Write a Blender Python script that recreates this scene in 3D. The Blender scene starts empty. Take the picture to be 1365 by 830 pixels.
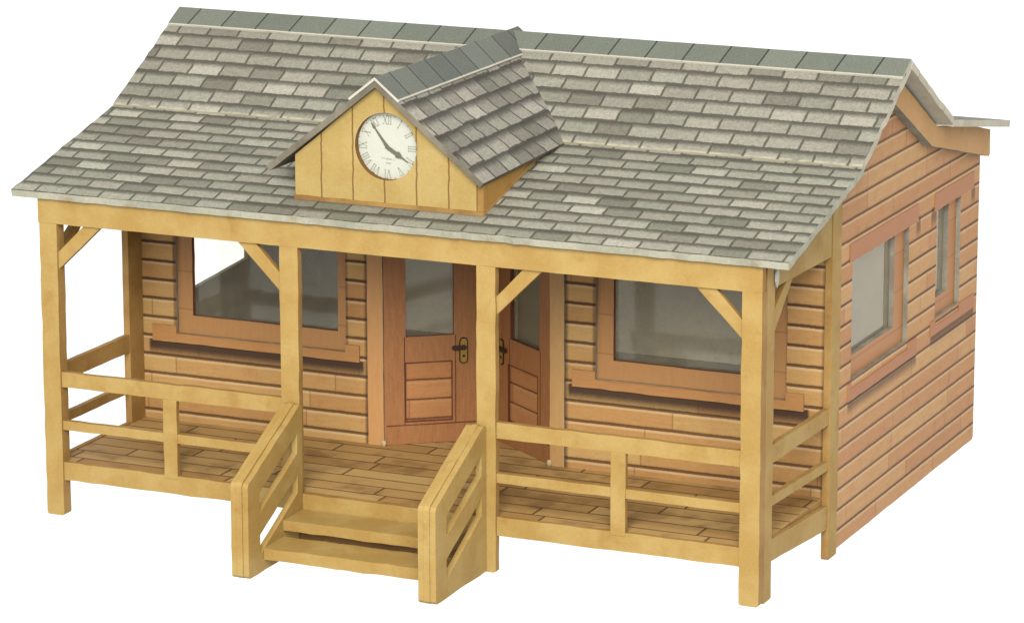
import bpy, bmesh, math, random
from mathutils import Vector
from mathutils.geometry import tessellate_polygon
random.seed(7)
S = 0.01            # one scene unit = 100 mm of the card model; all numbers below are millimetres
scn = bpy.context.scene
COL = scn.collection

# ------------------------------------------------------------------ node helper
class G:
    def __init__(s, name):
        m = bpy.data.materials.new(name); m.use_nodes = True
        s.mat = m; s.t = m.node_tree; s.t.nodes.clear()
        s.out = s.t.nodes.new('ShaderNodeOutputMaterial')
    def n(s, typ, **kw):
        o = s.t.nodes.new(typ)
        for k, v in kw.items(): setattr(o, k, v)
        return o
    def put(s, sock, v):
        if isinstance(v, bpy.types.NodeSocket): s.t.links.new(v, sock)
        elif v is not None:
            if sock.type == 'RGBA' and len(v) == 3: v = (*v, 1)
            sock.default_value = v
    def m(s, op, a, b=None, c=None, clamp=False):
        o = s.n('ShaderNodeMath', operation=op, use_clamp=clamp)
        for i, v in enumerate((a, b, c)):
            if v is not None: s.put(o.inputs[i], v)
        return o.outputs[0]
    def add(s, a, b): return s.m('ADD', a, b)
    def sub(s, a, b): return s.m('SUBTRACT', a, b)
    def mul(s, a, b): return s.m('MULTIPLY', a, b)
    def div(s, a, b): return s.m('DIVIDE', a, b)
    def mx(s, a, b): return s.m('MAXIMUM', a, b)
    def mn(s, a, b): return s.m('MINIMUM', a, b)
    def floor(s, a): return s.m('FLOOR', a)
    def fract(s, a): return s.m('FRACT', a)
    def sstep(s, x, e0, e1, t0=0., t1=1.):
        o = s.n('ShaderNodeMapRange', interpolation_type='SMOOTHSTEP')
        for k, v in zip(range(5), (x, e0, e1, t0, t1)): s.put(o.inputs[k], v)
        return o.outputs[0]
    def xyz(s, x, y, z=0.):
        o = s.n('ShaderNodeCombineXYZ')
        for i, v in enumerate((x, y, z)): s.put(o.inputs[i], v)
        return o.outputs[0]
    def uv(s):
        o = s.n('ShaderNodeUVMap', uv_map='UVMap'); q = s.n('ShaderNodeSeparateXYZ')
        s.t.links.new(o.outputs[0], q.inputs[0]); return q.outputs[0], q.outputs[1], o.outputs[0]
    def pos(s):                                       # object space, in mm
        o = s.n('ShaderNodeTexCoord'); q = s.n('ShaderNodeVectorMath', operation='SCALE')
        s.t.links.new(o.outputs['Object'], q.inputs[0]); q.inputs['Scale'].default_value = 1 / S
        return q.outputs[0]
    def noise(s, vec, scale, detail=3., rough=.55):
        o = s.n('ShaderNodeTexNoise'); s.put(o.inputs['Vector'], vec)
        o.inputs['Scale'].default_value = scale; o.inputs['Detail'].default_value = detail
        o.inputs['Roughness'].default_value = rough
        return o.outputs['Fac']
    def white(s, x, y=0., z=0.):
        o = s.n('ShaderNodeTexWhiteNoise', noise_dimensions='3D'); s.put(o.inputs['Vector'], s.xyz(x, y, z))
        return o.outputs['Value']
    def ramp(s, fac, stops, interp='LINEAR'):
        o = s.n('ShaderNodeValToRGB'); e = o.color_ramp.elements; o.color_ramp.interpolation = interp
        while len(e) < len(stops): e.new(.5)
        for el, (p, c) in zip(e, stops): el.position = p; el.color = (*c, 1)
        s.put(o.inputs[0], fac); return o.outputs[0]
    def mix(s, fac, a, b, mode='MIX'):
        o = s.n('ShaderNodeMix', data_type='RGBA', blend_type=mode)
        s.put(o.inputs[0], fac); s.put(o.inputs[6], a); s.put(o.inputs[7], b); return o.outputs[2]
    def scale(s, col, f):
        o = s.n('ShaderNodeVectorMath', operation='SCALE'); s.put(o.inputs[0], col); s.put(o.inputs['Scale'], f)
        return o.outputs[0]
    def finish(s, col, rough=.7, height=None, dist=.1, spec=.3):
        p = s.n('ShaderNodeBsdfPrincipled'); s.put(p.inputs['Base Color'], col)
        s.put(p.inputs['Roughness'], rough); p.inputs['Specular IOR Level'].default_value = spec
        if height is not None:
            b = s.n('ShaderNodeBump'); b.inputs['Distance'].default_value = dist * S; b.inputs['Strength'].default_value = 1
            s.put(b.inputs['Height'], height); s.t.links.new(b.outputs[0], p.inputs['Normal'])
        s.t.links.new(p.outputs[0], s.out.inputs[0]); return s.mat

def lin(r, g, b):                                     # sRGB 0-255 -> linear
    f = lambda c: c / 12.92 if c <= .04045 else ((c + .055) / 1.055) ** 2.4
    return (f(r / 255), f(g / 255), f(b / 255))
K = 0.445                                              # print colours are picked as seen under the lamps, albedo is about half
def al(r, g, b, k=1.): return tuple(min(.9, c * K * k) for c in lin(r, g, b))

def mat_card(name, a, b, grime=.0, speck=.16, rough=.72):
    g = G(name); P = g.pos()
    c = g.mix(g.sstep(g.noise(P, .12, 3), .35, .65), a, b)
    c = g.scale(c, g.add(1 - 1.2 * speck, g.mul(g.noise(P, 1.7, 4, .8), 2.4 * speck)))
    # brown finger and glue marks, irregular
    c = g.mix(g.mul(g.sstep(g.noise(P, .21, 4, .6), .56, .74), .45 + grime), c, g.mix(1., c, (.74, .60, .42), 'MULTIPLY'))
    return g.finish(c, rough, g.add(g.noise(P, 3.0, 3), g.mul(g.noise(P, .5, 2), .6)), .05, .25)

def mat_tiles(name, lightest, darkest, line, w=6.55, h=3.75, ph=0., lip=True, soft=1.6):
    g = G(name); u, v, UV = g.uv()
    wob = g.sub(g.noise(UV, .55, 3), .5); wob2 = g.sub(g.noise(UV, .75, 3), .5)
    v2 = g.add(g.add(v, ph), g.mul(wob, .6)); u2 = g.add(u, g.mul(wob2, .45))
    r = g.div(v2, h); row = g.floor(r); fy = g.mul(g.fract(r), h)
    off = g.add(g.mul(row, .5), g.mul(g.white(row, 3.1, 9.), .34))
    q = g.add(g.div(u2, w), off); col = g.floor(q)
    fx = g.mul(g.fract(q), w)
    rnd = g.white(row, col, 1.7)
    fy = g.add(fy, g.mul(g.sub(g.white(row, col, 8.3), .5), .4))   # tiles of slightly unequal height
    mid = lambda k: tuple((1 - k) * d + k * l for d, l in zip(darkest, lightest))
    tone = g.ramp(rnd, [(0, darkest), (.3, mid(.38)), (.84, mid(.62)), (1, lightest)])
    hue = g.white(row, col, 4.4)
    tone = g.mix(g.mul(g.sstep(hue, .55, .9), .2), tone, g.mix(.5, tone, al(176, 160, 146)))
    tone = g.mix(g.mul(g.sub(1., g.sstep(hue, .1, .4)), .30), tone, g.mix(.5, tone, al(160, 170, 146)))
    grain = g.noise(UV, 2.0, 5, .8); mott = g.noise(UV, .8, 4, .65)
    tone = g.scale(tone, g.add(-.05, g.add(g.mul(grain, 1.45), g.mul(mott, .66))))
    if lip: tone = g.mix(g.mul(g.sub(1., g.sstep(g.sub(v, 40.), .25, .8)), g.sstep(g.noise(UV, .4, 3), .3, .6)), tone, al(206, 200, 172))
    # printed outline: crisp foot, head fading down into the tile, thin perpends
    gr = g.mul(g.sub(grain, .5), .7)
    foot = g.sub(1., g.sstep(g.add(fy, gr), .12, .42))
    head = g.sstep(g.sub(fy, gr), h - soft, h - .05)
    perp = g.sub(1., g.sstep(g.mn(fx, g.sub(w, fx)), .10, .32))
    ln = g.mx(g.mx(foot, head), g.mul(perp, .95))
    c = g.mix(g.mul(ln, .86), tone, line)
    return g.finish(c, .78, g.sub(g.mul(grain, .35), ln), .14, .25)

def mat_caps(name, a, b, line, w=7.4, off=0., edge=5.5):
    g = G(name); u, v, UV = g.uv()
    q = g.add(g.div(g.add(u, g.mul(v, .14)), w), off); col = g.floor(q); fx = g.mul(g.fract(q), w)
    c = g.mix(g.white(col, 2.), a, b)
    n1 = g.noise(UV, 2.4, 4, .7)
    c = g.scale(c, g.add(.45, g.mul(n1, 1.1)))
    c = g.mix(g.mul(g.sstep(g.noise(UV, .4, 4), .5, .7), .35), c, g.scale(c, 1.22))
    ln = g.sub(1., g.sstep(g.mn(fx, g.sub(w, fx)), .10, .22))
    c = g.mix(ln, c, line)
    c = g.mix(g.sstep(g.add(v, g.mul(g.sub(n1, .5), .2)), edge - .42, edge - .26), c, al(220, 214, 194))
    return g.finish(c, .6, g.sub(g.mul(n1, .4), ln), .08, .35)

def mat_siding(name, tones, line, pitch=3.62, ph=0., L=34., printed_shade=(), light=None, horizontal=True, linew=.36, hik=.55, vlines=()):
    g = G(name); u, v, UV = g.uv()
    if not horizontal: u, v = v, u
    st = g.n('ShaderNodeMapping'); g.put(st.inputs[0], g.xyz(u, v)); st.inputs['Scale'].default_value = (.22, 1.6, 1)
    wob = g.sub(g.noise(g.xyz(u, v), .22, 3), .5)
    v2 = g.add(g.add(v, ph), g.mul(wob, .16))
    r = g.div(v2, pitch); row = g.floor(r); fy = g.mul(g.fract(r), pitch)
    q = g.add(g.div(u, L), g.mul(g.white(row, 4.7), 7.)); cell = g.floor(q); fx = g.mul(g.fract(q), L)
    c = g.ramp(g.white(row, cell, 2.), tones)
    streak = g.noise(st.outputs[0], 1., 4, .7); grain = g.noise(UV, 1.9, 5, .8)
    c = g.scale(c, g.add(.57, g.add(g.mul(streak, .36), g.mul(grain, .5))))
    c = g.mix(g.mul(g.sstep(g.noise(UV, .30, 4, .65), .46, .68), .30), c, g.mix(1., c, (.80, .66, .56), 'MULTIPLY'))
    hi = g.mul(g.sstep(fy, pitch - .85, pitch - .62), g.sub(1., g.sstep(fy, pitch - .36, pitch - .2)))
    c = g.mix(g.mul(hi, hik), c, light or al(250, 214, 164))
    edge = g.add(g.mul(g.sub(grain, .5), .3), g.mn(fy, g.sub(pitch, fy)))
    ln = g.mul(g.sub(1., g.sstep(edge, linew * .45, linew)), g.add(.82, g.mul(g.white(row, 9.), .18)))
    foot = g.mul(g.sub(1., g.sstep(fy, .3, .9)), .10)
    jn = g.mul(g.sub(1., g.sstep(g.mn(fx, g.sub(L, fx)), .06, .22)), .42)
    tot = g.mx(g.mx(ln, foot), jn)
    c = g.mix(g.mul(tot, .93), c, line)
    for (u0, u1, v0, v1, k) in printed_shade:               # shade under sills and by lintels, printed into the board colour, ragged
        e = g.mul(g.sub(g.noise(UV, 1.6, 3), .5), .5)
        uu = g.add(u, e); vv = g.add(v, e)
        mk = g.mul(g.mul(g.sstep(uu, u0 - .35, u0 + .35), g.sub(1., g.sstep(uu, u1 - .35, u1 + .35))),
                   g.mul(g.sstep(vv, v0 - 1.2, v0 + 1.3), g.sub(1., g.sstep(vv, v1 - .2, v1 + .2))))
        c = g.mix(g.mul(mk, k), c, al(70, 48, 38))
    for (u0, hw, k, vb) in vlines:  # soft dark edging at posts, jambs and frames: shade painted as print
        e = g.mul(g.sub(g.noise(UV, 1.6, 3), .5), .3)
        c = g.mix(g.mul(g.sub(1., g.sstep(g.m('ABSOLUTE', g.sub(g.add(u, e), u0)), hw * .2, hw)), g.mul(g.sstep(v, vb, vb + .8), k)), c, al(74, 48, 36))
    return g.finish(c, .68, g.sub(g.mul(grain, .25), ln), .14, .25)

def mat_wood(name, tones, line=None, step=0., stretch=(.2, 1.4), rough=.55):
    """plain stained wood print, u along the grain; faint cross joints every `step` mm"""
    g = G(name); u, v, UV = g.uv()
    st = g.n('ShaderNodeMapping'); g.put(st.inputs[0], UV); st.inputs['Scale'].default_value = (*stretch, 1)
    streak = g.noise(st.outputs[0], 1., 5, .72); grain = g.noise(UV, 2.6, 4, .75)
    c = g.ramp(g.add(g.mul(streak, .6), g.mul(grain, .4)), [(.3, tones[0]), (.7, tones[1])])
    spk = g.sstep(g.noise(UV, 1.9, 2), .735, .78)     # rubbed specks where the white card shows
    c = g.mix(g.mul(spk, .6), c, al(225, 205, 185))
    if step:
        q = g.add(g.div(u, step), .62); fx = g.mul(g.fract(q), step)
        c = g.mix(g.mul(g.white(g.floor(q), 3.), .45), c, tones[2])
        ln = g.sub(1., g.sstep(g.mn(fx, g.sub(step, fx)), .05, .2))
        c = g.mix(g.mul(ln, .38), c, line)
    return g.finish(c, rough, grain, .05, .35)

def mat_deck(name):
    g = G(name); u, v, UV = g.uv(); pitch = 4.7; L = 31.
    st = g.n('ShaderNodeMapping'); g.put(st.inputs[0], UV); st.inputs['Scale'].default_value = (.25, 1.7, 1)
    wob = g.sub(g.noise(UV, .2, 2), .5)
    r = g.div(g.add(v, g.mul(wob, .3)), pitch); row = g.floor(r); fy = g.mul(g.fract(r), pitch)
    q = g.add(g.div(u, L), g.mul(g.white(row, 1.3), 5.)); cell = g.floor(q); fx = g.mul(g.fract(q), L)
    c = g.ramp(g.white(row, cell, 6.), [(0, al(196, 150, 88)), (.5, al(213, 169, 104)), (1, al(228, 188, 120))])
    streak = g.noise(st.outputs[0], 1., 4, .7); grain = g.noise(UV, 2.4, 4, .7)
    c = g.scale(c, g.add(.68, g.add(g.mul(streak, .32), g.mul(grain, .32))))
    c = g.mix(g.mul(g.sstep(g.noise(UV, .11, 3), .48, .66), .55), c, al(140, 102, 62))   # darker worn patches
    ln = g.mx(g.sub(1., g.sstep(g.mn(fy, g.sub(pitch, fy)), .08, .34)), g.sub(1., g.sstep(g.mn(fx, g.sub(L, fx)), .1, .34)))
    c = g.mix(g.mul(ln, .82), c, al(84, 56, 34))
    return g.finish(c, .7, g.sub(g.mul(grain, .3), ln), .1, .25)

def mat_planks(name, a, b, line, pitch=6.2, ph=0.):
    g = G(name); u, v, UV = g.uv(); P = g.pos()
    q = g.div(g.add(g.add(u, ph), g.mul(g.sub(g.noise(g.xyz(3., v), .5, 3), .5), .55)), pitch); fx = g.mul(g.fract(q), pitch)
    c = g.mix(g.sstep(g.noise(P, .14, 3), .35, .65), a, b)
    gr = g.noise(P, 2.4, 4, .7)
    c = g.scale(c, g.add(.8, g.mul(gr, .4)))
    ln = g.sub(1., g.sstep(g.mn(fx, g.sub(pitch, fx)), .06, .2))
    c = g.mix(g.mul(ln, .85), c, line)
    return g.finish(c, .7, g.sub(g.mul(gr, .4), ln), .07, .25)

def mat_plain(name, c, rough=.6, metal=0., var=.12, sc=1.5):
    g = G(name); P = g.pos()
    cc = g.scale((*c,), g.add(1 - var, g.mul(g.noise(P, sc, 3), 2 * var)))
    m = g.finish(cc, rough, g.noise(P, 3., 3), .03)
    [n for n in m.node_tree.nodes if n.type == 'BSDF_PRINCIPLED'][0].inputs['Metallic'].default_value = metal
    return m

def mat_glass(name, ior, haze=1.):
    g = G(name); P = g.pos()
    tr = g.n('ShaderNodeBsdfTransparent'); tr.inputs[0].default_value = (1., .995, .97, 1)
    gl = g.n('ShaderNodeBsdfGlossy'); gl.inputs['Roughness'].default_value = .06; gl.inputs[0].default_value = (1., .96, .86, 1)
    b = g.n('ShaderNodeBump'); b.inputs['Distance'].default_value = .03 * S; g.put(b.inputs['Height'], g.noise(P, .12, 2))
    g.t.links.new(b.outputs[0], gl.inputs['Normal'])
    f = g.n('ShaderNodeFresnel'); f.inputs[0].default_value = ior
    mx = g.n('ShaderNodeMixShader')
    g.t.links.new(f.outputs[0], mx.inputs[0]); g.t.links.new(tr.outputs[0], mx.inputs[1]); g.t.links.new(gl.outputs[0], mx.inputs[2])
    df = g.n('ShaderNodeBsdfDiffuse'); df.inputs[0].default_value = (.66, .60, .46, 1)  # diffuse haze added to make the panes read brighter
    m2 = g.n('ShaderNodeMixShader'); g.put(m2.inputs[0], g.mul(haze, g.add(.035, g.mul(g.noise(P, .35, 3), .07))))
    g.t.links.new(mx.outputs[0], m2.inputs[1]); g.t.links.new(df.outputs[0], m2.inputs[2])
    g.t.links.new(m2.outputs[0], g.out.inputs[0]); return g.mat

TAN = mat_card('tan_card', al(205, 172, 102), al(194, 156, 84))
TAN_D = mat_card('tan_card_cut_edge', al(198, 156, 90), al(180, 136, 72), .1)
OCHRE_D = mat_card('ochre_card_side', al(206, 160, 84), al(196, 148, 72))
CREAM = mat_card('cream_card_edge', al(224, 217, 196), al(212, 204, 180), .05, .2)
SHADED = mat_card('shaded_brown_card', al(150, 108, 56), al(128, 88, 44), .1)  # brown card darkened in colour to deepen the shade in recesses
EAVE = mat_card('eave_card_edge', al(202, 199, 178), al(182, 180, 160), .2, .3)
FOOT = mat_card('gable_foot_card', al(190, 150, 84), al(160, 116, 58), .2)
BARGE = mat_card('barge_card', al(226, 178, 118), al(220, 170, 108))
WHITEEDGE = mat_card('white_card_edge', al(232, 228, 214), al(218, 213, 196), 0, .1)
RAKE = mat_card('dark_grey_card_edge', al(150, 142, 124), al(122, 114, 96), .1, .3)
GREYEDGE = mat_card('grey_card_edge', al(178, 171, 154), al(152, 144, 127), .1, .3)
INNER = mat_card('bare_grey_card', (.84, .80, .67), (.80, .76, .63))
INNER_SHADE = mat_card('bare_shaded_card', (.10, .10, .075), (.075, .075, .055))  # darker copy of the bare card, standing for the unlit left inside
FLOORIN = mat_card('bare_floor_card', al(150, 146, 120), al(134, 130, 104))
TILES = mat_tiles('slate_print', al(197, 194, 176), al(130, 127, 111), al(76, 73, 58), lip=False)
TILES2 = mat_tiles('slate_print_upper', al(195, 191, 174), al(130, 126, 112), al(76, 73, 60), h=3.95, ph=.7)
DTILES = mat_tiles('dark_slate_print', al(194, 189, 175), al(128, 124, 111), al(60, 55, 48), w=5.0, h=4.1, ph=.6, lip=False, soft=2.0)
CAPS = mat_caps('lead_ridge_print', al(132, 137, 122), al(112, 117, 104), al(48, 54, 50), 7.35, .33, 5.5)
CAPS_D = mat_caps('dark_lead_ridge_print', al(122, 126, 114), al(94, 98, 89), al(44, 48, 46), 7.2, .2, 6.1)
WOODT = [(0, al(207, 154, 94)), (.5, al(215, 167, 103)), (1, al(224, 182, 116))]
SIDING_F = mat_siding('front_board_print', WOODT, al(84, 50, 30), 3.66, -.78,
    printed_shade=((2.4, 48.1, 23.2, 25.7, .95), (89.6, 136.1, 23.3, 25.9, .95)),
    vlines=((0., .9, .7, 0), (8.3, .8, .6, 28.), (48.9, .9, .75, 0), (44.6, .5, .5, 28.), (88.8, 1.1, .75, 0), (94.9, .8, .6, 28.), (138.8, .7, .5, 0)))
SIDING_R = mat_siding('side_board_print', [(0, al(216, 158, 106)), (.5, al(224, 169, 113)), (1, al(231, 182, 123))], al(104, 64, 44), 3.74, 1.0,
    printed_shade=((44.6, 83.6, 23.5, 25.6, .7), (92.2, 119.4, 24.9, 27.0, .7), (82.2, 84.6, 48.6, 51.8, .6), (91.2, 94.2, 48.6, 51.8, .6), (116.2, 118.4, 48.4, 51., .6)), linew=.30)
FRAMEW = mat_wood('orange_frame_print', (al(188, 128, 74), al(212, 155, 94), al(222, 170, 108)), al(116, 66, 38), 7.3)
FRAMES = mat_wood('side_frame_print', (al(196, 128, 76), al(218, 152, 94), al(224, 164, 104)), al(110, 62, 38), 7.3)
SILLS = mat_wood('side_sill_print', (al(194, 124, 74), al(214, 146, 92)))
SILLW = mat_wood('orange_sill_print', (al(196, 136, 78), al(219, 162, 98)))
DOORW = mat_wood('door_print', (al(160, 101, 56), al(200, 138, 82)))
PANELW = mat_siding('door_panel_print', [(0, al(184, 118, 68)), (1, al(212, 150, 94))], al(100, 54, 32), 3.75, .9, 60., hik=.1, linew=.2)
DOORLINE = mat_plain('door_dark_line', al(112, 58, 34), .7)
JAMBW = mat_wood('jamb_print', (al(214, 154, 94), al(230, 176, 112)))
JAMBT = mat_wood('pale_jamb_print', (al(200, 152, 92), al(222, 178, 112)))
DECK = mat_deck('deck_board_print')
PLANKS = mat_planks('gable_plank_print', al(207, 179, 111), al(198, 168, 97), al(132, 84, 34), 6.2, 0.)
DIAL = mat_plain('clock_dial_card', al(226, 228, 214), .5, 0, .05)
INK = mat_plain('clock_ink', al(186, 188, 166), .6)
HAND = mat_plain('clock_hand_ink', al(120, 116, 92), .6)
BRASS = mat_plain('brass_print', al(190, 150, 70), .35, .3)
IRON = mat_plain('dark_bronze', al(72, 54, 36), .45, .3)
GLASS = mat_glass('acetate', 1.36, .85)
GLASS_S = mat_glass('side_acetate', 1.5, 1.7)
GLUE = mat_plain('dried_glue', al(222, 194, 156), .5)

# ------------------------------------------------------------------ mesh helpers
def link(name, me, parent=None):
    o = bpy.data.objects.new(name, me); COL.objects.link(o)
    if parent: o.parent = parent
    return o
def rect(u0, v0, u1, v1): return [(u0, v0), (u1, v0), (u1, v1), (u0, v1)]
def rrect(u0, v0, u1, v1, r=.4, which='1111'):
    pts = []
    for (cu, cv, a0), f in zip(((u0 + r, v0 + r, 180), (u1 - r, v0 + r, 270), (u1 - r, v1 - r, 0), (u0 + r, v1 - r, 90)), which):
        if f == '1':
            for a in (0, 30, 60, 90): pts.append((cu + r * math.cos(math.radians(a0 + a)), cv + r * math.sin(math.radians(a0 + a))))
        else:
            pts.append({180: (u0, v0), 270: (u1, v0), 0: (u1, v1), 90: (u0, v1)}[a0])
    return pts
def circle(cu, cv, r, n=48): return [(cu + r * math.cos(2 * math.pi * i / n), cv + r * math.sin(2 * math.pi * i / n)) for i in range(n)]
def wob(loop, step=2.6, amp=.05):
    """cut-card outline: extra points along each edge, nudged a hair sideways"""
    out = []; n = len(loop)
    for i in range(n):
        a = Vector(loop[i]); b = Vector(loop[(i + 1) % n]); d = b - a; L = d.length
        out.append(tuple(a))
        k = int(L / step)
        nrm = Vector((-d.y, d.x)) / max(L, 1e-6)
        for j in range(1, k):
            p = a + d * (j + random.uniform(-.2, .2)) / k + nrm * random.gauss(0, amp)
            out.append(tuple(p))
    return out
class MB:
    """collects plates into one mesh: faces carry uv (mm) and a material slot"""
    def __init__(s): s.v = []; s.f = []; s.uv = []; s.mi = []
    def plate(s, outer, org, e1, e2, th, holes=(), slots=(0, 1, 1), amp=.05, step=2.6, uvo=(0, 0), n=None, swap=False):
        org = Vector(org); e1 = Vector(e1).normalized(); e2 = Vector(e2).normalized()
        n = Vector(n).normalized() if n else e1.cross(e2)
        def area(l): return sum(l[i][0] * l[(i + 1) % len(l)][1] - l[(i + 1) % len(l)][0] * l[i][1] for i in range(len(l)))
        loops = []
        for k, l in enumerate([outer] + list(holes)):
            l = list(l)
            if (area(l) < 0) == (k == 0): l = l[::-1]
            loops.append(wob(l, step, amp) if amp else l)
        flat = [p for l in loops for p in l]
        flip = e1.cross(e2).dot(n) < 0
        b = len(s.v); N = len(flat)
        for d in (0., -th):
            for p in flat: s.v.append((org + e1 * p[0] + e2 * p[1] + n * d) * S)
        def face(idx, uvs, m):
            if flip: idx = idx[::-1]; uvs = uvs[::-1]
            s.f.append(idx); s.uv.append([(q[1] + uvo[0], q[0] + uvo[1]) if swap else (q[0] + uvo[0], q[1] + uvo[1]) for q in uvs]); s.mi.append(m)
        tris = tessellate_polygon([[Vector((p[0], p[1], 0)) for p in l] for l in loops])
        for t in tris:
            t = list(t); A, B, C_ = (flat[i] for i in t)
            cr = (B[0] - A[0]) * (C_[1] - A[1]) - (B[1] - A[1]) * (C_[0] - A[0])
            if abs(cr) < 1e-9: continue
            if cr < 0: t = t[::-1]
            face([b + i for i in t], [flat[i] for i in t], slots[0])
            face([b + N + i for i in t[::-1]], [flat[i] for i in t[::-1]], slots[2])
        k = 0
        for l in loops:
            m = len(l)
            for i in range(m):
                i0 = k + i; i1 = k + (i + 1) % m
                face([b + i1, b + i0, b + N + i0, b + N + i1], [flat[i1], flat[i0], flat[i0], flat[i1]], slots[1])
            k += m
        return s
    def quad(s, pts, uvs, m=0):
        b = len(s.v); s.v += [Vector(p) * S for p in pts]; s.f.append(list(range(b, b + len(pts)))); s.uv.append(uvs); s.mi.append(m); return s
    def build(s, name, mats, parent=None, bevel=.1):
        me = bpy.data.meshes.new(name); me.from_pydata([tuple(v) for v in s.v], [], s.f)
        ul = me.uv_layers.new(name='UVMap'); i = 0
        for f, uvs in zip(me.polygons, s.uv):
            for q in uvs: ul.data[i].uv = q; i += 1
        for m in (mats if isinstance(mats, (list, tuple)) else [mats]): me.materials.append(m)
        for f, k in zip(me.polygons, s.mi): f.material_index = min(k, len(me.materials) - 1)
        me.validate(); me.update()
        o = link(name, me, parent)
        if bevel:
            bv = o.modifiers.new('bevel', 'BEVEL'); bv.width = bevel * S; bv.segments = 2; bv.limit_method = 'ANGLE'; bv.angle_limit = math.radians(40)
            bv.harden_normals = False
        return o
X, Y, Z = (1, 0, 0), (0, 1, 0), (0, 0, 1)
def front(outer, y, th, holes=(), **k):      # plate facing the viewer (-y), outline in (x, z)
    return MB().plate(outer, (0, y, 0), X, Z, th, holes, n=(0, -1, 0), **k)
def side(outer, x, th, holes=(), sgn=1, **k):        # plate facing +x (or -x), outline in (y, z); x is its outer face
    return MB().plate(outer, (x, 0, 0), Y, Z, th, holes, n=(sgn, 0, 0), **k)
def flat(outer, z, th, holes=(), **k):       # plate facing up, outline in (x, y)
    return MB().plate(outer, (0, 0, z), X, Y, th, holes, n=Z, **k)
TANS = [TAN, TAN_D]

# ------------------------------------------------------------------ the model
house = link('pavilion_model', None)
house['label'] = 'card model timber pavilion with slate roof, clock gable and railed porch on white'
house['category'] = 'model building'
W = 140.
YW = 35.                                     # outer face of the front wall
DZ = 10.0                                    # deck level

# ---- porch front frame
posts = [(0., 3.6), (49.05, 52.65), (87.35, 90.95), (136.4, 140.)]
for i, (a, b) in enumerate(posts):
    th = 2.6 if i in (0, 3) else 1.5
    top = 59.7
    front(rrect(a, 0, b, 54.9, .5, '1100'), 0, th, slots=(0, 1, 1), amp=.045).build('post', TANS, house, .03)
front(rect(-.2, 54.92, 140., 59.75), 0, 1.6, amp=.018).build('beam', TANS, house, .03)
for a, b in ((3.62, 49.03), (90.97, 136.38)):
    front(rect(a, 24.35, b, 27.2), .35, 1.15, amp=.04).build('handrail', TANS, house)
    front(rect(a, 6.75, b, 10.15), .35, 1.0, amp=.04).build('fascia_board', TANS, house)
    c = 26.1 if a < 50 else 113.9
    front(rect(a, 16.3, c - 1.42, 18.), .4, 1.1, amp=.04).build('rail', TANS, house)
    front(rect(c + 1.42, 16.3, b, 18.), .4, 1.1, amp=.04).build('rail', TANS, house)
    front(rect(c - 1.4, 9.5, c + 1.4, 24.33), .25, 1.15, amp=.045).build('baluster', TANS, house)
for (x0, x1, dx) in ((3.3, 12.6, 1), (49.3, 40.4, -1), (90.7, 99.6, 1), (136.7, 127.8, -1)):
    xe = x1 - dx * 3.6
    front([(x0, 46.1), (x1, 54.9), (xe, 54.9), (x0, 49.4)], .55, 1.15, amp=.03).build('brace', TANS, house)

# ---- porch side frames.  The right one is glued on slightly askew and drops towards the wall
def side_frame(x, sgn, pts, y_post, zb, roofline):
    (t1, t2, t3, t4), (m1, m2, m3, m4), (f1, f2, f3, f4) = pts
    y0, y1 = 2.62, y_post[0]
    p0 = 6.2
    side(rrect(y0, -.1 if sgn > 0 else 0, p0, roofline(y0) - 2.2, .4, '0100'), x, 1.3, sgn=sgn).build('post', TANS, house)
    side(rrect(y_post[0], zb, y_post[1], roofline(y_post[0]) - 1.6, .5, '1100'), x + sgn * .15, 1.35, sgn=sgn).build('post', TANS, house)
    q0, q1 = p0 + .02, y1 - .02
    side([(q0, t1), (q1, t3), (q1, t4), (q0, t2)], x - sgn * .1, 1.05, sgn=sgn, amp=.03).build('handrail', TANS, house)
    side([(q0, m1), (q1, m3), (q1, m4), (q0, m2)], x - sgn * .1, 1.05, sgn=sgn, amp=.03).build('rail', TANS, house)
    side([(q0, f1), (q1, f3), (q1, f4), (q0, f2)], x - sgn * .1, .95, sgn=sgn, amp=.03).build('fascia_board', TANS, house)
    side([(q0, 46.1), (q0, 50.3), (12.6, 54.4), (15.6, 54.3)], x - sgn * .25, 1.0, sgn=sgn, amp=.03).build('brace', TANS, house)
    side([(q0, 54.6), (q1, 54.0), (q1, roofline(q1) - 1.45), (q0, roofline(q0) - 1.6)], x - sgn * .05, 1.05, sgn=sgn, amp=.03).build('bargeboard', TANS, house)
EY, EZ, CY, CZ, RY, RZ, VY, VZ, BY, BZ = -1.2, 60.8, 36.1, 70.1, 62.2, 84.5, 87.85, 69.8, 124.2, 63.5
def roof_z(y):
    P = [(EY, EZ), (CY, CZ), (RY, RZ), (VY, VZ), (BY + 5, BZ - .9)]
    for (a, b), (c, d) in zip(P, P[1:]):
        if y <= c: return b + (d - b) * (y - a) / (c - a)
side_frame(W, 1, ((23.9, 27.1, 23.6, 26.5), (16.35, 18.1, 15.2, 16.85), (6.5, 10.35, 4.3, 8.65)), (34.9, 39.6), -1.5, roof_z)
side_frame(0, -1, ((24.1, 27.4, 24.0, 27.4), (16.2, 18., 16.1, 17.9), (6.7, 10.2, 6.7, 10.2)), (29.7, 34.9), 0, roof_z)

# ---- deck
flat(rect(.05, .35 + 1.02, 138.82, 50.), DZ - .02, 2.4, slots=(0, 1, 1), amp=0).build('porch_deck', [DECK, TAN_D], house)
front(rect(52.7, 6.6, 87.3, DZ + .02), -.15, 1.5, amp=.04).build('riser', TANS, house)

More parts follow.
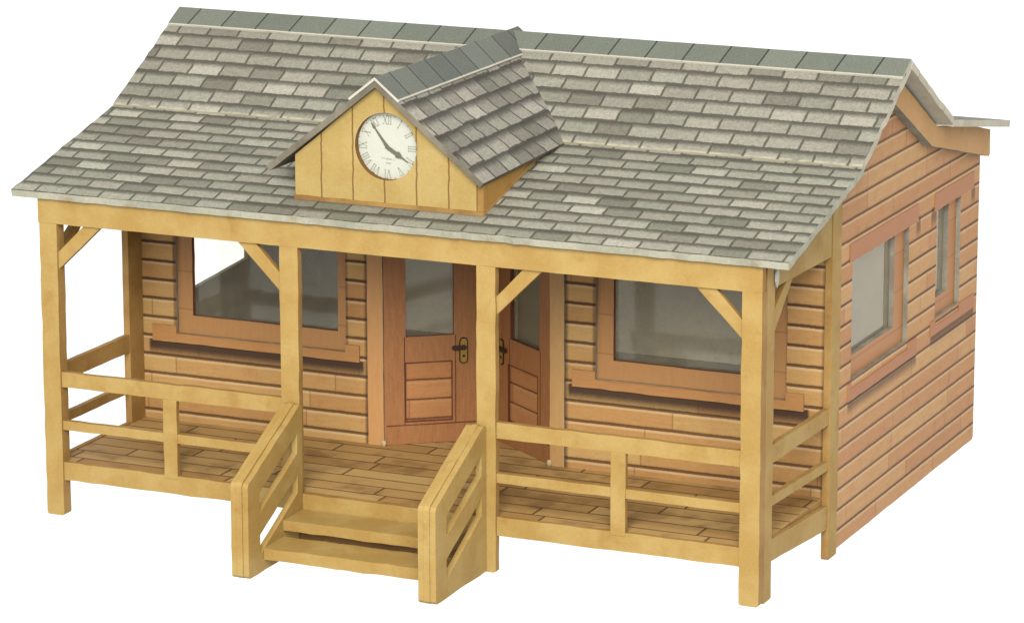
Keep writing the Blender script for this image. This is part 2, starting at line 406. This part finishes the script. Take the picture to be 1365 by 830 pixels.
# ---- steps
for (y0, y1, zt, zb) in ((-8.0, -.3, 7.25, 5.4), (-15.4, -7.6, 4.25, 2.1)):
    front(rect(53.25, zb, 85.9, zt), y0, y1 - y0, slots=(0, 0, 1), amp=.06).build('step_tread', TANS, house)
front(rect(53.3, 1.0, 85.85, 5.5), -1.9, 1.2, amp=.03, slots=(0, 0, 0)).build('step_gap_dark_sheet', [SHADED, SHADED], house)  # dark brown painted in for the shaded gap between treads
for x1, wd in ((53.2, 3.4), (89.2, 3.35)):
    yf, yb, zf, zk, z0 = -20.9, -.12, 17.0, 26.6, 0.
    top = lambda y: zf + (zk - zf) * (y - yf) / (yb - .9 - yf)
    outer = [(yf + .5, z0 + .0), (yb, z0 + .2), (yb, zk - .35), (yb - .5, zk), (yb - 1.1, zk), (yf + .35, zf + .15), (yf, zf - .55), (yf, z0 + .5)]
    a, b = yf + 4.4, yb - 2.0
    slot1 = [(a, top(a) - 8.2), (b, top(b) - 8.0), (b, top(b) - 4.3), (a, top(a) - 4.5)]
    slot2 = [(a, top(a) - 15.8), (b, top(b) - 15.3), (b, top(b) - 12.0), (a, top(a) - 12.2)]
    # three card layers: the slatted one outermost, stile and top rail only behind it
    mb = MB()
    mb.plate(outer, (x1, 0, 0), Y, Z, 1.1, (slot1, slot2), n=X, slots=(0, 0, 0), amp=.05)
    band = [(yf + .5, z0), (a, z0 + .1), (a, top(a) - 4.2), (yb, top(yb) - 3.9), (yb, zk - .35), (yb - .5, zk), (yb - 1.1, zk), (yf + .35, zf + .15), (yf, zf - .55), (yf, z0 + .5)]
    for k, dz in ((1, .2), (2, .03)):
        o2 = [(y - (.15 if k == 1 and y < yf + 1 else 0), z + (dz if z > 12 else 0)) for y, z in band]
        mb.plate(o2, (x1 - k * wd / 3, 0, 0), Y, Z, wd / 3 - .02, (), n=X, slots=(0, 0, 0), amp=.05)
    mb.build('step_railing', TANS, house, .16)

# ---- house walls (outer layer of card with the frame cut out, frame layer behind)
def window_front(x0, x1, fx0, fx1, sx0, sx1):
    z0, z1, fz0, fz1 = 30.8, 49.8, 27.3, 53.6
    y = YW + .75
    w = front(rect(fx0 - .6, fz0 - .5, fx1 + .6, fz1), y, 1.0, (rect(x0, z0, x1, z1),), slots=(0, 1, 2), amp=.03, swap=True).build('window', [FRAMEW, DOORLINE, INNER], house, .08)
    front(rect(x0 - .8, z0 - .8, x1 + .8, z1 + .8), y + 1.02, .2, amp=0, slots=(0, 0, 0)).build('pane', GLASS, w, 0)
    front([(sx0, 25.5), (sx1, 25.5), (sx1, 28.7), (fx1, 28.7), (fx1, 27.2), (fx0, 27.2), (fx0, 28.7), (sx0, 28.7)], YW - .42, .4, amp=.04, slots=(0, 0, 1)).build('sill', [SILLW, DOORLINE], w, .1)
for wx in ((11.6, 42.4, 8.5, 44.4, 3.3, 47.3), (98.2, 129.2, 95.05, 131.8, 90.5, 135.2)): window_front(*wx)
def wall_part(x0, x1, hole):
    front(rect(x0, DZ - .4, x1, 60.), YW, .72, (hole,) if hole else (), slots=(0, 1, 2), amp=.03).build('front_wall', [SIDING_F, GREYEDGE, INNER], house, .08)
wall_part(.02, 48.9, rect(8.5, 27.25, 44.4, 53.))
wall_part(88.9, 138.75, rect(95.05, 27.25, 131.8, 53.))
# inner lining behind the front wall
for x0, x1, h in ((1.5, 51., rect(9.6, 29.2, 43.3, 51.6)), (87., 138., rect(96.2, 29.2, 130.6, 51.6))):
    front(rect(x0, DZ, x1, 60.), YW + 2.05, .5, (h,), slots=(0, 0, 0), amp=0).build('wall_lining', INNER, house, 0)
front(rect(48.92, DZ - .1, 52.2, 60), YW - .25, 1.3, swap=True, amp=.03).build('door_jamb', [JAMBW, GREYEDGE], house)
front(rect(86.0, DZ - .1, 88.88, 60), YW - .25, 1.3, swap=True, amp=.03).build('door_jamb', [JAMBT, GREYEDGE], house)

# ---- doors set in a shallow V
def door(hinge, apex, flip):
    h = Vector((*hinge, 0)); a = Vector((*apex, 0)); L = (a - h).length; e = (a - h) / L
    n = Vector((e.y, -e.x, 0)); n = n if n.y < 0 else -n
    def pl(outer, off, th, holes=(), **k): return MB().plate(outer, h + n * off, e, Z, th, holes, n=n, **k)
    px0, px1 = (4.15, 13.3) if not flip else (3.8, 14.7)
    qx0, qx1 = (4.15, 12.8) if not flip else (4.6, 15.4)
    d = pl(rect(0, DZ + .05, L, 60), 0, .9, (rect(px0, 30.6, px1, 52), rect(qx0, 14.4, qx1, 25.5)), slots=(0, 1, 2), amp=.02, swap=True)
    for q in (rect(.3, 13.55, L - .2, 13.77), rect(px0 - .35, 13.8, px0 - .17, 30.6), rect(px1 + .17, 13.8, px1 + .35, 30.6), rect(L - .55, DZ + .1, L - .06, 56),
              rect(qx0 - .22, 14.2, qx0, 25.7), rect(qx1, 14.2, qx1 + .22, 25.7), rect(qx0, 25.5, qx1, 25.72), rect(qx0, 14.18, qx1, 14.4)):
        d.plate(q, h + n * .035, e, Z, .05, n=n, amp=.02, slots=(1, 1, 1))
    d = d.build('door', [DOORW, DOORLINE, INNER], house, 0)
    pl(rect(px0 - .7, 29.9, px1 + .7, 52.8), -1.0, .2, amp=0, slots=(0, 0, 0)).build('pane', GLASS, d, 0)
    pl(rect(qx0 - .5, 13.9, qx1 + .5, 26), -.32, .5, amp=0, slots=(0, 0, 2), uvo=(0, -.6)).build('door_panel', [PANELW, DOORLINE, INNER], d, 0)
    hx = 15.1 if not flip else 17.85
    sg = -1
    b = pl(rrect(hx - .62, 25.2, hx + .62, 29.8, .6), .22, .22, amp=0, slots=(0, 1, 1)).plate(rrect(hx - .85, 24.95, hx + .85, 30.05, .8), h + n * .1, e, Z, .1, n=n, slots=(1, 1, 1), amp=0)
    b.plate(rrect(hx + sg * 2.3 if sg < 0 else hx, 27.75, hx + .3, 28.55, .35), h + n * .75, e, Z, .4, n=n, slots=(1, 1, 1), amp=0)
    b.plate(circle(hx, 28.15, .5, 16), h + n * .5, e, Z, .35, n=n, slots=(1, 1, 1), amp=0)
    b.plate(circle(hx, 26.5, .28, 12), h + n * .3, e, Z, .1, n=n, slots=(1, 1, 1), amp=0)
    b.build('door_handle', [BRASS, IRON], d, .06)
door((52.3, 34.95), (69.15, 47.3), False)
door((85.9, 35.2), (69.4, 47.3), True)
# blob of dried glue at the foot of each hinge
for gx, gy in ((52.35, 34.5), (85.95, 34.7)):
    bm = bmesh.new(); bmesh.ops.create_icosphere(bm, subdivisions=2, radius=.5 * S)
    for v in bm.verts: v.co = Vector((v.co.x, v.co.y * .7, v.co.z * 1.3)) * random.uniform(.92, 1.08) + Vector((gx, gy, DZ + .5)) * S
    me = bpy.data.meshes.new('glue_blob'); bm.to_mesh(me); bm.free(); me.materials.append(GLUE); link('glue_blob', me, house)

# torn paper and glue at the top of the right corner post
bm = bmesh.new(); bmesh.ops.create_icosphere(bm, subdivisions=3, radius=1. * S)
for v in bm.verts:
    k = random.uniform(.75, 1.25)
    v.co = Vector((v.co.x * .22 * k, v.co.y * .8 * k, v.co.z * 1.7 * k)) + Vector((140.25, 6.3, 56.6)) * S
me = bpy.data.meshes.new('torn_paper'); bm.to_mesh(me); bm.free(); me.materials.append(WHITEEDGE); link('torn_paper', me, house)

# ---- side walls
def gable(y0, zb):
    yb = 121.3
    return [(y0, zb), (yb - .4, zb), (yb, zb + .5), (yb, roof_z(yb) - 3.), (VY, VZ - 2.2), (RY, RZ - 2.2), (CY + 4, roof_z(CY + 4) - 2.2), (y0, roof_z(y0) - 2.2)]
wins = ((46.3, 67.2, 77.0, 32.9, 51.0, 28.8, 52.3), (95.0, 98.9, 108.8, 33.0, 51.0, 29.4, 52.0))
holes = []
big = (44.4, 30.6, 77.0, 51.0)
holes = [rect(46.0, 29.0, 78.0, 50.9), rect(94.6, 29.6, 109.6, 50.9)]
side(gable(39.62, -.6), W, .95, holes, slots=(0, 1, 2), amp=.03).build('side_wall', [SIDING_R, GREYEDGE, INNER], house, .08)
lay = ((rect(40.5, 27, 82, 53.5), rect(46.4, 32.9, 72.6, 50.7), (44.3, 83.2, 25.4, 28.75), (44.3, 83.0, 51.0, 54.4), (46.0, 78.0)),
       (rect(91, 27.5, 113, 53.5), rect(94.9, 33.1, 104.9, 50.7), (91.7, 119.1, 26.7, 29.55), (92.9, 117.3, 50.9, 54.3), (94.6, 109.6)))
for fr, op, sl, lt, ff in lay:
    w = side(fr, W - .97, 1.0, (op,), slots=(0, 1, 2), amp=.03, swap=True).build('window', [FRAMES, GREYEDGE, INNER], house, .08)
    side(rect(op[0][0] - .8, op[0][1] - .8, op[1][0] + .8, op[2][1] + .8), W - 2.0, .2, amp=0, slots=(0, 0, 0)).build('pane', GLASS_S, w, 0)
    y0, y1, z0, z1 = sl
    side([(y0, z0), (y1, z0), (y1, z1), (ff[1], z1), (ff[1], z1 - 1.2), (ff[0], z1 - 1.2), (ff[0], z1), (y0, z1)], W + .2, .19, amp=.04, slots=(0, 0, 1)).build('sill', [SILLS, DOORLINE], w, .05)
    y0, y1, z0, z1 = lt
    side(rect(y0, z0, y1, z1), W + .18, .17, amp=.04, slots=(0, 0, 1)).build('lintel', [SILLS, DOORLINE], w, .05)
side(gable(35.8, 0), 0, .9, ([(46, 30.2), (78, 32.4), (78, 54), (46, 54)],), sgn=-1, slots=(0, 1, 2), amp=.02).build('side_wall', [SIDING_R, FLOORIN, INNER_SHADE], house, 0)
front(rect(2., 0, 137.9, 60.), 119.2, 1.9, (rect(98, 28, 119, 52),), slots=(0, 1, 2), amp=0).build('back_wall', [INNER, GREYEDGE, SIDING_R], house, 0)  # unseen opening added to let light into the interior
flat(rect(2., 50.2, 137.9, 119.1), DZ, 1., slots=(0, 0, 0), amp=0).build('inner_floor', FLOORIN, house, 0)

# ---- main roof: separate card sheets
OX = 5.0
def sheet(name, p0, p1, x0, x1, th, mats, lift=0., uvo=(0, 0), parent=None, amp=.08, step=1.9):
    p0 = Vector((0, *p0)); p1 = Vector((0, *p1)); e2 = (p1 - p0).normalized(); L = (p1 - p0).length
    n = Vector(X).cross(e2); n = n if n.z > 0 else -n
    return MB().plate(rect(x0, 0, x1, L), p0 + n * lift, X, e2, th, n=n, slots=(0, 1, 1), amp=amp, step=step, uvo=uvo).build(name, mats, parent, .12)
roof = sheet('roof', (EY, EZ), (CY + .4, CZ + .1), -OX, W + OX, 1.3, [TILES, EAVE], 0, (0, 0), house)
sheet('roof_slope', (CY - .1, CZ - .02), (RY, RZ - .1), -OX + .15, W + OX - .1, 1.35, [TILES2, CREAM], .35, (1.7, 40), roof)
sheet('roof_slope', (VY, VZ), (RY + .02, RZ - .1), -OX, W + OX, 1.3, [TILES2, CREAM], .3, (3.1, 90), roof)
sheet('roof_slope', (BY, BZ), (VY - .1, VZ), -OX, W + OX, 1.3, [TILES, CREAM], 0., (5.1, 140), roof)
# ridge capping, a folded strip
def ridge_cap(name, p, d_along, L, wL, wR, upL, mats, parent, th=.42):
    """p start of the crest; two flanges going down along wL, wR"""
    m = MB(); d = Vector(d_along).normalized()
    for k, w in enumerate((wL, wR)):
        w = Vector(w); n = d.cross(w.normalized()); n = n if n.z > 0 else -n
        m.plate(rect(.03 * k, 0, L - .03 * k, w.length), Vector(p) + n * .02, d, w, th, n=n, slots=(0, 1, 1), amp=.02, uvo=(0, -20 * k))
    return m.build(name, mats, parent, .06)
sf = Vector((0, CY - RY, CZ - RZ)).normalized(); sb = Vector((0, VY - RY, VZ - RZ)).normalized()
ridge_cap('ridge_cap', (-OX + .2, RY, RZ + .72), X, W + 2 * OX - .4, sf * 5.5, sb * 5.0, None, [CAPS, WHITEEDGE], roof)
# rear part of the right and left gable boards
def rear_barge(x, sgn):
    side([(60.5, roof_z(60.5) - 1.9), (RY, RZ - 2.3), (VY - .3, VZ - 1.45), (112., roof_z(112.) - 1.5), (121.2, 62.0), (121.4, 57.2), (120.9, 56.7), (84.6, 65.1), (64.8, 75.5), (58.5, 78.6)], x, 1.95, sgn=sgn, amp=.03, slots=(0, 1, 1)).build('bargeboard', [BARGE, GREYEDGE], house)
rear_barge(W + 1.97, 1); rear_barge(-1.97, -1)

# ---- clock gable (dormer)
FY = 5.6
hx, hz, hr = 67.45, 73.15, 6.0
front(rect(49.45, 61.9, 86.3, 63.15), FY - .28, 1.2, amp=.05, slots=(0, 0, 1)).build('gable_foot', [FOOT, FOOT], house, .08)
dorm = front([(49.6, 62.55), (84.9, 62.55), (84.9, 69.4), (66.4, 84.2), (49.6, 70.4)], FY, 1.35, (circle(hx, hz, hr, 56),), slots=(0, 1, 1), amp=.025, uvo=(-54.75 + 6.2 * 9, 0)).build('clock_gable', [PLANKS, SHADED], house, .06)
def lower_y(z): return EY + (z - EZ) * (CY - EY) / (CZ - EZ)
side([(FY + .15, 61.9), (lower_y(69.7) + .4, 69.6), (FY + .15, 68.4)], 86.15, 1.2, amp=.03).build('cheek', [OCHRE_D, TAN_D], dorm)
side([(FY + 1.4, 62.2), (lower_y(69.6) + .4, 69.55), (FY + 1.4, 69.3)], 49.7, 1.2, sgn=-1, amp=.03).build('cheek', [OCHRE_D, TAN_D], dorm)
side([(FY - .1, 61.75), (lower_y(69.5), 69.5), (lower_y(69.5) - 2.6, 69.5), (FY - .1, 62.75)], 86.4, .24, amp=.02).build('cheek_batten', [TAN_D, TAN_D], dorm)
def dormer_slope(eave, apex, uvk, warp=(0., 0.)):
    """one card slope; its eave lifts a little towards the main roof, as glued"""
    e = Vector((eave[0], 0, eave[1])); a = Vector((apex[0], 0, apex[1])); d = (a - e); L = d.length; d.normalize()
    n = Vector(Y).cross(d); n = n if n.z > 0 else -n
    y0 = 4.1 if warp[0] else 4.16
    tw = lambda t, y: max(0., .74 - t) / .74 * min(1.15, max(0., y - y0) / 33.)
    def yroof(t):
        y = 30.
        for _ in range(12):
            z = (e + d * t * L).z + warp[1] * tw(t, y)
            y = (lower_y(z) if z < CZ else CY + (z - CZ) * (RY - CY) / (RZ - CZ)) + .6
        return y
    m = MB(); K_ = 8
    for k in range(K_):
        t0, t1 = k / K_, (k + 1) / K_
        f = lambda t: min(yroof(t), 64.3)
        b = len(m.v)
        m.plate([(y0, t0 * L), (f(t0), t0 * L), (f(t1), t1 * L), (y0, t1 * L)], e, Y, d, 1.05, n=n, slots=(0, 1, 1), amp=.0, uvo=(uvk, 0))
    for i, v in enumerate(m.v):
        p = v / S; t = max(0., min(1., (p - e).dot(d) / L)); q = tw(t, p.y)
        m.v[i] = (p + Vector((warp[0] * q, 0, warp[1] * q))) * S
    return m.build('dormer_roof', [DTILES, RAKE], dorm, 0)
apex = (66.15, 85.15)
dormer_slope((86.9, 68.5), apex, 11., (1.6, 1.75)); dormer_slope((44.6, 68.2), apex, 50.)
dr = Vector((86.9 - apex[0], 0, 68.5 - apex[1])).normalized(); dl_ = Vector((44.6 - apex[0], 0, 68.2 - apex[1])).normalized()
ridge_cap('ridge_cap', (apex[0], 4.0, apex[1] + .45), Y, 61.2, dr * 6.1, dl_ * 6.6, None, [CAPS_D, WHITEEDGE], dorm)

# ---- clock set behind the round hole
cx, cz, FYC = 67.15, 72.85, FY + 1.33
m = MB().plate(circle(hx - .1, hz - .1, 6.6, 56), (0, FYC, 0), X, Z, .5, n=(0, -1, 0), slots=(0, 0, 0), amp=0)
def stroke(p, q, w):
    p = Vector(p); q = Vector(q); d = (q - p).normalized(); s = Vector((-d.y, d.x)) * w / 2
    m.quad([(v.x, FYC - .03, v.y) for v in (p - s, q - s, q + s, p + s)], [(0, 0)] * 4, 1)
def numeral(txt, ang):
    H = 1.5; adv = {'I': .42, 'V': .95, 'X': .95}; wtot = sum(adv[c] for c in txt)
    R = 4.05; rad = Vector((math.sin(ang), math.cos(ang))); tan = Vector((math.cos(ang), -math.sin(ang)))
    o = Vector((cx, cz)) + rad * R
    P = lambda a, b: o + tan * a + rad * b
    x = -wtot / 2
    for c in txt:
        w = adv[c]; k = .16; t = .08
        if c == 'I':
            stroke(P(x + w / 2, 0), P(x + w / 2, H), .2); ends = ((x + w / 2, 0), (x + w / 2, H))
        elif c == 'V':
            stroke(P(x + .12, H), P(x + w / 2, 0), .22); stroke(P(x + w - .12, H), P(x + w / 2, 0), .1); ends = ((x + .12, H), (x + w - .12, H))
        else:
            stroke(P(x + .12, H), P(x + w - .12, 0), .22); stroke(P(x + w - .12, H), P(x + .12, 0), .1); ends = ((x + .12, 0), (x + .12, H), (x + w - .12, 0), (x + w - .12, H))
        for (a, b) in ends: stroke(P(a - .2, b), P(a + .2, b), .08)
        x += w
for i, t in enumerate(('XII', 'I', 'II', 'III', 'IV', 'V', 'VI', 'VII', 'VIII', 'IX', 'X', 'XI')): numeral(t, math.radians(30 * i))
for i in range(24):
    a = math.radians(15 * i); r1 = 5.62
    p = Vector((cx + math.sin(a) * r1, cz + math.cos(a) * r1)); stroke(p - Vector((.13, 0)), p + Vector((.13, 0)), .24)
# the two lines of lettering under the centre are too small to read in the photograph: kept as the same faint marks
for (x, z, w) in ((-1.2, -2.0, .2), (-.85, -2.05, .3), (-.35, -2.1, .45), (.1, -2.12, .35), (.5, -2.15, .3), (1.15, -2.2, .2), (-.35, -2.85, .5), (.2, -2.88, .4)):
    stroke((cx + x, cz + z), (cx + x + w, cz + z), .26)
clock = m.build('clock', [DIAL, INK], house, 0)
def hand(ang, prof, dy=0.):
    rad = Vector((math.sin(ang), math.cos(ang))); tan = Vector((math.cos(ang), -math.sin(ang))); o = Vector((cx, cz))
    loop = [o + rad * r + tan * w for r, w in prof] + [o + rad * r - tan * w for r, w in prof[::-1]]
    return front([tuple(p) for p in loop], FYC - .12 - dy, .07, amp=0, slots=(0, 0, 0))
hand(math.radians(-36.9), [(-.35, .3), (.25, .36), (1.0, .26), (3.9, .13), (4.2, .3), (5.2, .03)]).build('clock_hand', HAND, clock, 0)
hand(math.radians(120.8), [(-.35, .3), (.3, .36), (2.0, .34), (2.25, .62), (2.6, .52), (3.3, .16), (4.7, .03)], .1).build('clock_hand', HAND, clock, 0)

# ------------------------------------------------------------------ surface, camera, light
g = G('glowing_ground')  # added glow: the ground emits so that no shadows show on it
em = g.n('ShaderNodeEmission'); em.inputs[0].default_value = (1, 1, 1, 1); em.inputs[1].default_value = 1.18
g.t.links.new(em.outputs[0], g.out.inputs[0])
gm = MB().quad([(-1500, -1500, -1.6), (1700, -1500, -1.6), (1700, 1700, -1.6), (-1500, 1700, -1.6)], [(0, 0)] * 4)
go = gm.build('ground', g.mat, None, 0); go['kind'] = 'structure'

w = bpy.data.worlds.new('World'); scn.world = w; w.use_nodes = True
bg = w.node_tree.nodes['Background']; bg.inputs[0].default_value = (1, 1, 1, 1); bg.inputs[1].default_value = 1.18

def area(name, loc, size, power, col=(1, 1, 1), target=(70, 50, 40)):
    l = bpy.data.lights.new(name, 'AREA'); l.shape = 'DISK'; l.size = size * S; l.energy = power; l.color = col
    o = bpy.data.objects.new(name, l); COL.objects.link(o); o.location = Vector(loc) * S
    o.rotation_euler = (Vector(target) * S - o.location).to_track_quat('-Z', 'Y').to_euler(); return o
area('softbox', (330, -640, 450), 480, 1330, (1, .97, .90))

cam = bpy.data.cameras.new('Camera'); co = bpy.data.objects.new('Camera', cam); COL.objects.link(co); scn.camera = co
CP = dict(cx=355.332, cy=-581.395, cz=199.756, yaw=.41505, pitch=-.22300, roll=0., f=5069.953, px=721.214, py=354.892)
CP = {'cx': 355.33155, 'cy': -581.39462, 'cz': 199.75569, 'yaw': 0.4145, 'pitch': -0.22279, 'roll': 0.00039, 'f': 5069.9528, 'px': 721.21376, 'py': 354.89179}
co.location = Vector((CP['cx'], CP['cy'], CP['cz'])) * S
co.rotation_euler = (math.pi / 2 + CP['pitch'], -CP['roll'], CP['yaw'])
cam.sensor_fit = 'HORIZONTAL'; cam.sensor_width = 36.
cam.lens = CP['f'] / 1365 * 36.
cam.shift_x = -(CP['px'] - 682.5) / 1365
cam.shift_y = (CP['py'] - 415) / 1365
cam.clip_start = .1; cam.clip_end = 200
scn.view_settings.view_transform = 'Standard'; scn.view_settings.look = 'None'
scn.view_settings.exposure = 0; scn.view_settings.gamma = 1
scn.render.resolution_x = 1024; scn.render.resolution_y = 622
